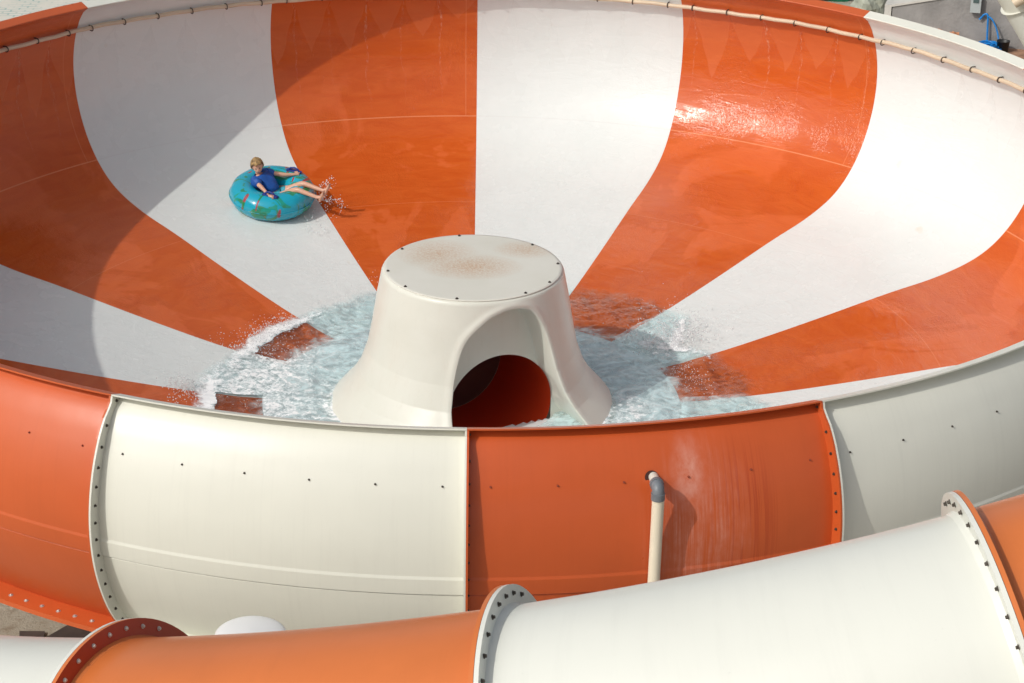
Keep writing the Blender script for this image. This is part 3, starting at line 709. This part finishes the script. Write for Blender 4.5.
# ------------------------------------------------------------------ foreground flume
X0,Y0,RT,z0,sl,rt,fl=1.8410,-7.2117,7.9368,2.4366,.28813,.70,.092
def CL(t): return np.array([X0+RT*math.sin(t),Y0-RT*math.cos(t),z0+sl*RT*t]),np.array([math.cos(t),math.sin(t),sl])/math.sqrt(1+sl*sl)
T0,T1,T2=-.4340,-.1889,.0614
flume=empty('flume_tube',(CL(T0)[0][0],CL(T0)[0][1],GZ));flume['base']=tuple(flume.location)
tag(flume,'closed slide tube of bolted white and orange sections curving across the foreground','slide tube')
M_flr=m_outer('deep_orange_flange',(.42,.045,.015),.08,.35)
M_fl=[m_outer('white_flume_gelcoat',(.70,.71,.645),.03,.30),m_outer('faded_orange_flume_gelcoat',(.63,.175,.045),.09,.30)]
def section(t0,t1,col):
    b=MB();n=26;g=96
    def ring(t,r,off=0):
        c,d=CL(t);s=np.cross(d,[0,0,1]);s/=np.linalg.norm(s);u=np.cross(s,d);a=np.arange(g)*2*PI/g
        return c+d*off+r*(np.cos(a)[:,None]*s+np.sin(a)[:,None]*u)
    t=np.linspace(t0,t1,n);A=np.array([ring(x,rt) for x in t])
    UV=np.stack(np.broadcast_arrays((t*RT)[:,None],(np.arange(g)/g*4.4)[None]),-1)
    b.grid(A,True,0,UV,closed=True)
    th=.022
    for tt,sg in ((t0,1),(t1,-1)):
        e1=ring(tt,rt+fl,sg*.001);e2=ring(tt,rt+fl,sg*th);i1=ring(tt,rt-.01,sg*.001);i2=ring(tt,rt+.012,sg*th);i3=ring(tt,rt,sg*(th+.03))
        b.grid(np.array([i1,e1]),False,1,closed=True);b.grid(np.array([e1,e2]),False,0,closed=True);b.grid(np.array([e2,i2]),False,1,closed=True);b.grid(np.array([i2,i3]),True,closed=True)
    o=b.build('%s_tube_section'%('orange' if col else 'white'),[M_fl[col],M_flr if col else M_fl[0]],flume)
    for tt,sg in ((t0,1),(t1,-1)):
        c,d=CL(tt);s=np.cross(d,[0,0,1]);s/=np.linalg.norm(s);u=np.cross(s,d)
        NB=38
        if np.dot(np.array(CAM)-c,d*sg)<0: continue
        for i in range(NB):
            a=2*PI*(i+.5)/NB;q=math.cos(a)*s+math.sin(a)*u;p=c+q*(rt+.052)+d*sg*(th+.0005)
            if np.dot(q,np.array(CAM)-c)<-1.0 or not seen(p,12): continue
            bolt(ME_fz if col else ME_fb,p,d*sg,o)
dT=.2476
ts_=[T0-3*dT,T0-2*dT,T0-dT,T0,T1,T2,T2+dT,T2+2*dT]
for i,(a,b_) in enumerate(zip(ts_[:-1],ts_[1:])): section(a,b_,1 if i in(1,3,5) else 0)
# ------------------------------------------------------------------ white capped post between bowl and flume
po=empty('support_post',(-1.56,-9.5,GZ));po['base']=(-1.56,-9.5,GZ)
tag(po,'white post with shallow domed cap peeking above the orange tube','post')
mp=simple('white_cap_paint',(.80,.80,.78),.35,.03)
b=MB();b.tube([(-1.56,-9.5,GZ),(-1.56,-9.5,-.80)],.16,32);b.build('shaft',mp,po)
b=MB();az=np.linspace(0,2*PI,48,endpoint=False);rr=np.array([.16,.262,.266,.262,.24,.18,.1,.002]);zz=np.array([-.84,-.835,-.82,-.80,-.785,-.768,-.755,-.75])+.02
b.grid(pol(rr[:,None],az[None],zz[:,None])+np.array([-1.56,-9.5,0]),True,0,closed=True);b.build('cap',mp,po)
# ------------------------------------------------------------------ ground and background
mgd,nt,bs=mat('dusty_concrete_ground');o_=texobj(nt)
c=mix(nt,ramp(nt,noise(nt,o_,.6,6,.6),[(.35,0.),(.65,1.)]),(.34,.29,.22),(.46,.42,.34))
c=mix(nt,ramp(nt,noise(nt,o_,5,6,.7),[(.5,0.),(.7,1.)]),c,(.25,.19,.13))
L(nt,c,bs.inputs['Base Color']);bs.inputs['Roughness'].default_value=.9;bump(nt,noise(nt,o_,14,6,.7),.7,.03,bs)
b=MB();b.add([(-400,-400,GZ),(400,-400,GZ),(400,400,GZ),(-400,400,GZ)],[(0,1,2,3)],False);g_=b.build('ground',mgd,at=(0,0,GZ));tag(g_,kind='structure')
b=MB();V=[(-4.98,-2.75),(-4.70,-2.75),(-4.68,-2.9),(-4.35,-2.45),(-3.85,-3.2),(-4.85,-3.35)]  # thin dark brown polygon just above the ground, below the split flange
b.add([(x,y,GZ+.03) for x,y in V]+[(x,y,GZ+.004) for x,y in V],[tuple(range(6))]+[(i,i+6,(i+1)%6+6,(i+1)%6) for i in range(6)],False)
tag(b.build('dark_ground_shape',simple('dark_brown_flat',(.075,.05,.04),.8,.2),at=(-4.5,-2.9,GZ)),'flat dark brown shape on the ground under the bolted orange lip','plate')
# earth patch by the wall
def patch(name,cx,cy,rx,ry,z,m,seed,n=40):
    r=np.random.default_rng(seed);b=MB();V=[]
    for i in range(n):
        t=2*PI*i/n;k=1+.18*math.sin(3*t+seed)+.12*math.sin(7*t)+.06*r.random();V.append((cx+rx*k*math.cos(t),cy+ry*k*math.sin(t),z))
    b.add(V,[tuple(range(n))],False);return b.build(name,m,at=(cx,cy,z))
me_=simple('red_earth',(.36,.20,.12),.95,.2,4,bumpd=.04,bscale=12)
tag(patch('earth',10.9,21.1,1.5,.75,GZ+.004,me_,3),kind='structure')
mtile,nt,bs=mat('pale_tile');o_=texobj(nt)
br=N(nt,'ShaderNodeTexBrick');L(nt,scaled(nt,o_,(1,1,1)),br.inputs['Vector']);br.inputs['Scale'].default_value=1.6;br.inputs['Mortar Size'].default_value=.035
br.inputs['Color1'].default_value=(.62,.60,.52,1);br.inputs['Color2'].default_value=(.68,.66,.58,1);br.inputs['Mortar'].default_value=(.25,.40,.36,1)
nz_=ramp(nt,noise(nt,o_,1.2,3),[(.4,0.),(.6,1.)])
L(nt,mix(nt,nz_,br.outputs[0],(.66,.63,.54)),bs.inputs['Base Color']);bs.inputs['Roughness'].default_value=.7
b=MB();b.add([(-24,17,GZ+.004),(-6,19,GZ+.004),(-6,46,GZ+.004),(-24,46,GZ+.004)],[(0,1,2,3)],False);tag(b.build('pavement',mtile,at=(-12,25,GZ)),kind='structure')
# sloping concrete wall
mcw=simple('grey_concrete',(.30,.29,.28),.9,.14,1.6,bumpd=.02,bscale=16)
mlw=simple('pale_concrete',(.60,.58,.53),.85,.06,2)
wA,wB=Vector((9.07,22.12,0)),Vector((11.9,21.25,0));wd=(wB-wA).normalized();wn=Vector((-wd.y,wd.x,0))
wl=empty('concrete_wall',(wA.x,wA.y,GZ));wl['base']=(wA.x,wA.y,GZ);tag(wl,'low grey concrete wall with pale coping behind the white part of the rim','wall')
def prism(b,p0,p1,za0,za1,zb0,zb1,thk,off=0):
    q=[p0+wn*off,p1+wn*off,p1+wn*(off+thk),p0+wn*(off+thk)]
    V=[(q[0].x,q[0].y,za0),(q[1].x,q[1].y,za0 if zb0 is None else zb0),(q[2].x,q[2].y,za0 if zb0 is None else zb0),(q[3].x,q[3].y,za0),(q[0].x,q[0].y,za1),(q[1].x,q[1].y,zb1),(q[2].x,q[2].y,zb1),(q[3].x,q[3].y,za1)]
    b.add(V,[(0,3,2,1),(4,5,6,7),(0,1,5,4),(1,2,6,5),(2,3,7,6),(3,0,4,7)],False)
b=MB();prism(b,wA,wB,GZ,-4.30,None,-3.55,1.3);b.build('wall_face',mcw,wl)
b=MB();prism(b,wA-wd*.02,wB,-4.30,-4.25,-3.55,-3.50,1.33,-.03);b.build('coping',mlw,wl)
b=MB();prism(b,wA-wd*.17,wA-wd*.021,GZ,-4.26,None,-4.255,1.0,-.02);b.build('end_post',mlw,wl)
# electrical box
eb=empty('electrical_box',(10.78,21.45,-4.35));eb['base']=(10.78,21.45,-4.35);tag(eb,'small pale grey box fixed on the concrete wall above the hose','electrical box')
b=MB();wpt=Vector((10.66,21.58,0));
prism(b,wpt,wpt+wd*.22,-4.24,-3.86,None,-3.86,-.10,-.003);b.build('cabinet',simple('pale_grey_plastic',(.42,.46,.46),.5,.05),eb)
b=MB();prism(b,wpt+wd*.05,wpt+wd*.17,-4.02,-3.90,None,-3.90,-.012,-.105);b.build('window',simple('dark_window',(.08,.12,.12),.2,.05),eb)
# blue hose: hanging loops and a coil
mh=simple('blue_hose',(.010,.22,.62),.35,.12,9)
b=MB();pts=[(10.86,21.50,-4.40),(10.95,21.47,-4.28),(11.02,21.44,-4.30),(11.04,21.42,-4.6),(11.05,21.38,-4.9),(11.0,21.2,-4.96)]
def smoothline(p,n=12): return [tuple(x) for x in cr(np.array(p,float),n)]
b.tube(smoothline(pts),.022,8)
b.tube(smoothline([(11.02,21.42,-4.30),(11.12,21.36,-4.38),(11.22,21.28,-4.6),(11.26,21.2,-4.85),(11.18,21.1,-4.97)]),.018,8)
coil=[]
for i in range(260):
    t=i*.20;r=.20+.05*math.sin(i*.37)+.03*math.sin(i*.11);coil.append((10.98+r*1.25*math.cos(t)+.03*math.sin(i*.05),21.12+r*math.sin(t),-4.975+.00055*i+.012*math.sin(i*.7)))
b.tube(coil,.021,7)
hs=b.build('garden_hose',mh,at=(10.98,21.12,GZ));tag(hs,'bright blue hose hanging off the grey wall into a messy coil','hose')
# black bucket next to coil
b=MB();az=np.linspace(0,2*PI,24,endpoint=False)
b.grid(pol(np.array([.001,.11,.14,.145,.135,.10,.001])[:,None],az[None],np.array([0,0,.25,.25,.24,.02,.02])[:,None])+np.array([11.33,21.08,GZ]),True,0,closed=True)
tag(b.build('bucket',simple('black_plastic',(.02,.02,.02),.5),at=(11.33,21.08,GZ)),'small black bucket beside the blue hose coil','bucket')
# broken bricks
mb=simple('orange_brick',(.55,.24,.12),.9,.25,9)
for i in range(9):
    x=9.98+.11*i*.55+random.uniform(-.05,.05);y=22.0-.09*i*.5+random.uniform(-.08,.08);zt=GZ+.10+random.uniform(0,.22)
    b=MB();b.box((-.10,-.05,-.035),(.10,.05,.035));o=b.build('brick',mb,at=(0,0,0));o.location=(x,y-.25,zt-.06*(i%2));o.rotation_euler=(random.uniform(-.6,.6),random.uniform(-.6,.6),random.uniform(0,3))
    tag(o,'broken orange brick in the small heap at the foot of the grey wall','brick','bricks heaped by the grey wall')
# rocks and green tarp beyond the rim, top right
mrk=simple('pale_green_rock',(.42,.44,.36),.95,.2,3,bumpd=.05,bscale=8)
def lump(name,c,r,m,seed,lab,cat_):
    bm=bmesh.new();bmesh.ops.create_icosphere(bm,subdivisions=3,radius=1);rg=np.random.default_rng(seed);ph=rg.random(6)*6
    for v in bm.verts:
        k=1+.16*math.sin(v.co.x*4+ph[0])*math.sin(v.co.y*3.7+ph[1])+.09*math.sin(v.co.z*7+ph[2]+v.co.x*5)
        v.co=Vector((v.co.x*r[0]*k,v.co.y*r[1]*k,max(-.5,v.co.z)*r[2]*k))
    me=bpy.data.meshes.new(name);bm.to_mesh(me);bm.free();me.materials.append(m)
    o=bpy.data.objects.new(name,me);COL.objects.link(o);o.location=(c[0],c[1],GZ+.45*r[2]);tag(o,lab,cat_);return o
lump('boulder',(8.95,24.2),(.40,.35,.4),mrk,1,'pale mossy boulder next to the end of the concrete wall','boulder')
lump('boulder',(8.35,23.8),(.22,.22,.15),mrk,2,'small stone lying left of the mossy boulder','boulder')
lump('tarpaulin',(8.15,25.6),(.75,.5,.5),simple('green_tarpaulin',(.01,.20,.11),.4,.2,5),5,'crumpled green tarpaulin just behind the orange part of the rim','tarpaulin')
# another white slide at the top right
ws=empty('neighbour_slide',(12.3,17.0,GZ));ws['base']=(12.3,17.0,GZ);tag(ws,'white slide tube slanting down in the top right corner','slide tube')
p1=Vector((11.05,17.9,-2.15));p2=Vector((12.1,16.2,-5.0))
dirv=(Vector((10.70,17,-3.74))-Vector((10.21,17,-3.04))).normalized()
vw=(Vector((10.45,17,-3.4))-Vector(CAM)).normalized();outw=dirv.cross(vw).normalized()
if outw.x<0: outw=-outw
ctr=Vector((10.21,17,-3.04))+outw*.62
b=MB();b.tube([ctr+dirv*x for x in (0,.8,1.6,2.4)],.62,48,True);b.build('tube_section',M_fl[0],ws)
b=MB();b.tube([ctr-dirv*.012,ctr+dirv*.0],.66,48,True);b.tube([ctr+outw*.1-dirv*x for x in (.012,1.2,2.2)],.70,48,True);b.build('tube_section',M_out[0],ws)
b=MB();hd_=at_k=ctr-outw*.38-vw*.75-dirv*.02;b.tube([hd_,hd_+outw*.25+Vector((0,0,.02)),hd_+outw*.6],[.09,.12,.12],20);b.build('pipe_stub',pv,ws)
for o in (bowl,cone,dp,flume,po,wl,eb,ws): clean(o)
# ------------------------------------------------------------------ light, sky, camera
AZS,ELS=R(232.5),R(41.0)
sdir=Vector((math.sin(AZS)*math.cos(ELS),math.cos(AZS)*math.cos(ELS),math.sin(ELS)))
ld=bpy.data.lights.new('sun','SUN');ld.energy=2.1;ld.angle=R(.53);ld.color=(1,.965,.90)
lo=bpy.data.objects.new('sun',ld);COL.objects.link(lo);lo.rotation_mode='QUATERNION';lo.rotation_quaternion=sdir.to_track_quat('Z','Y');lo.location=sdir*50
w=bpy.data.worlds.new('World');scn.world=w;w.use_nodes=True;nt=w.node_tree
sky=nt.nodes.new('ShaderNodeTexSky');sky.sky_type='NISHITA';sky.sun_disc=False;sky.sun_elevation=ELS;sky.sun_rotation=AZS;sky.dust_density=3.5;sky.air_density=.9
hs_=nt.nodes.new('ShaderNodeHueSaturation');hs_.inputs['Saturation'].default_value=.45;nt.links.new(sky.outputs[0],hs_.inputs['Color']);nt.links.new(hs_.outputs[0],nt.nodes['Background'].inputs[0]);nt.nodes['Background'].inputs[1].default_value=.125
cd=bpy.data.cameras.new('camera');cd.sensor_width=36;cd.lens=36*FP/1024;cd.clip_end=2000;cd.clip_start=.1
co=bpy.data.objects.new('camera',cd);COL.objects.link(co);M=Matrix((Rv,Uv,-Fv)).transposed().to_4x4();M.translation=CAM;co.matrix_world=M;scn.camera=co
scn.view_settings.view_transform='Standard';scn.view_settings.look='None';scn.view_settings.exposure=-.05;scn.view_settings.gamma=1
scn.render.resolution_x=1024;scn.render.resolution_y=683
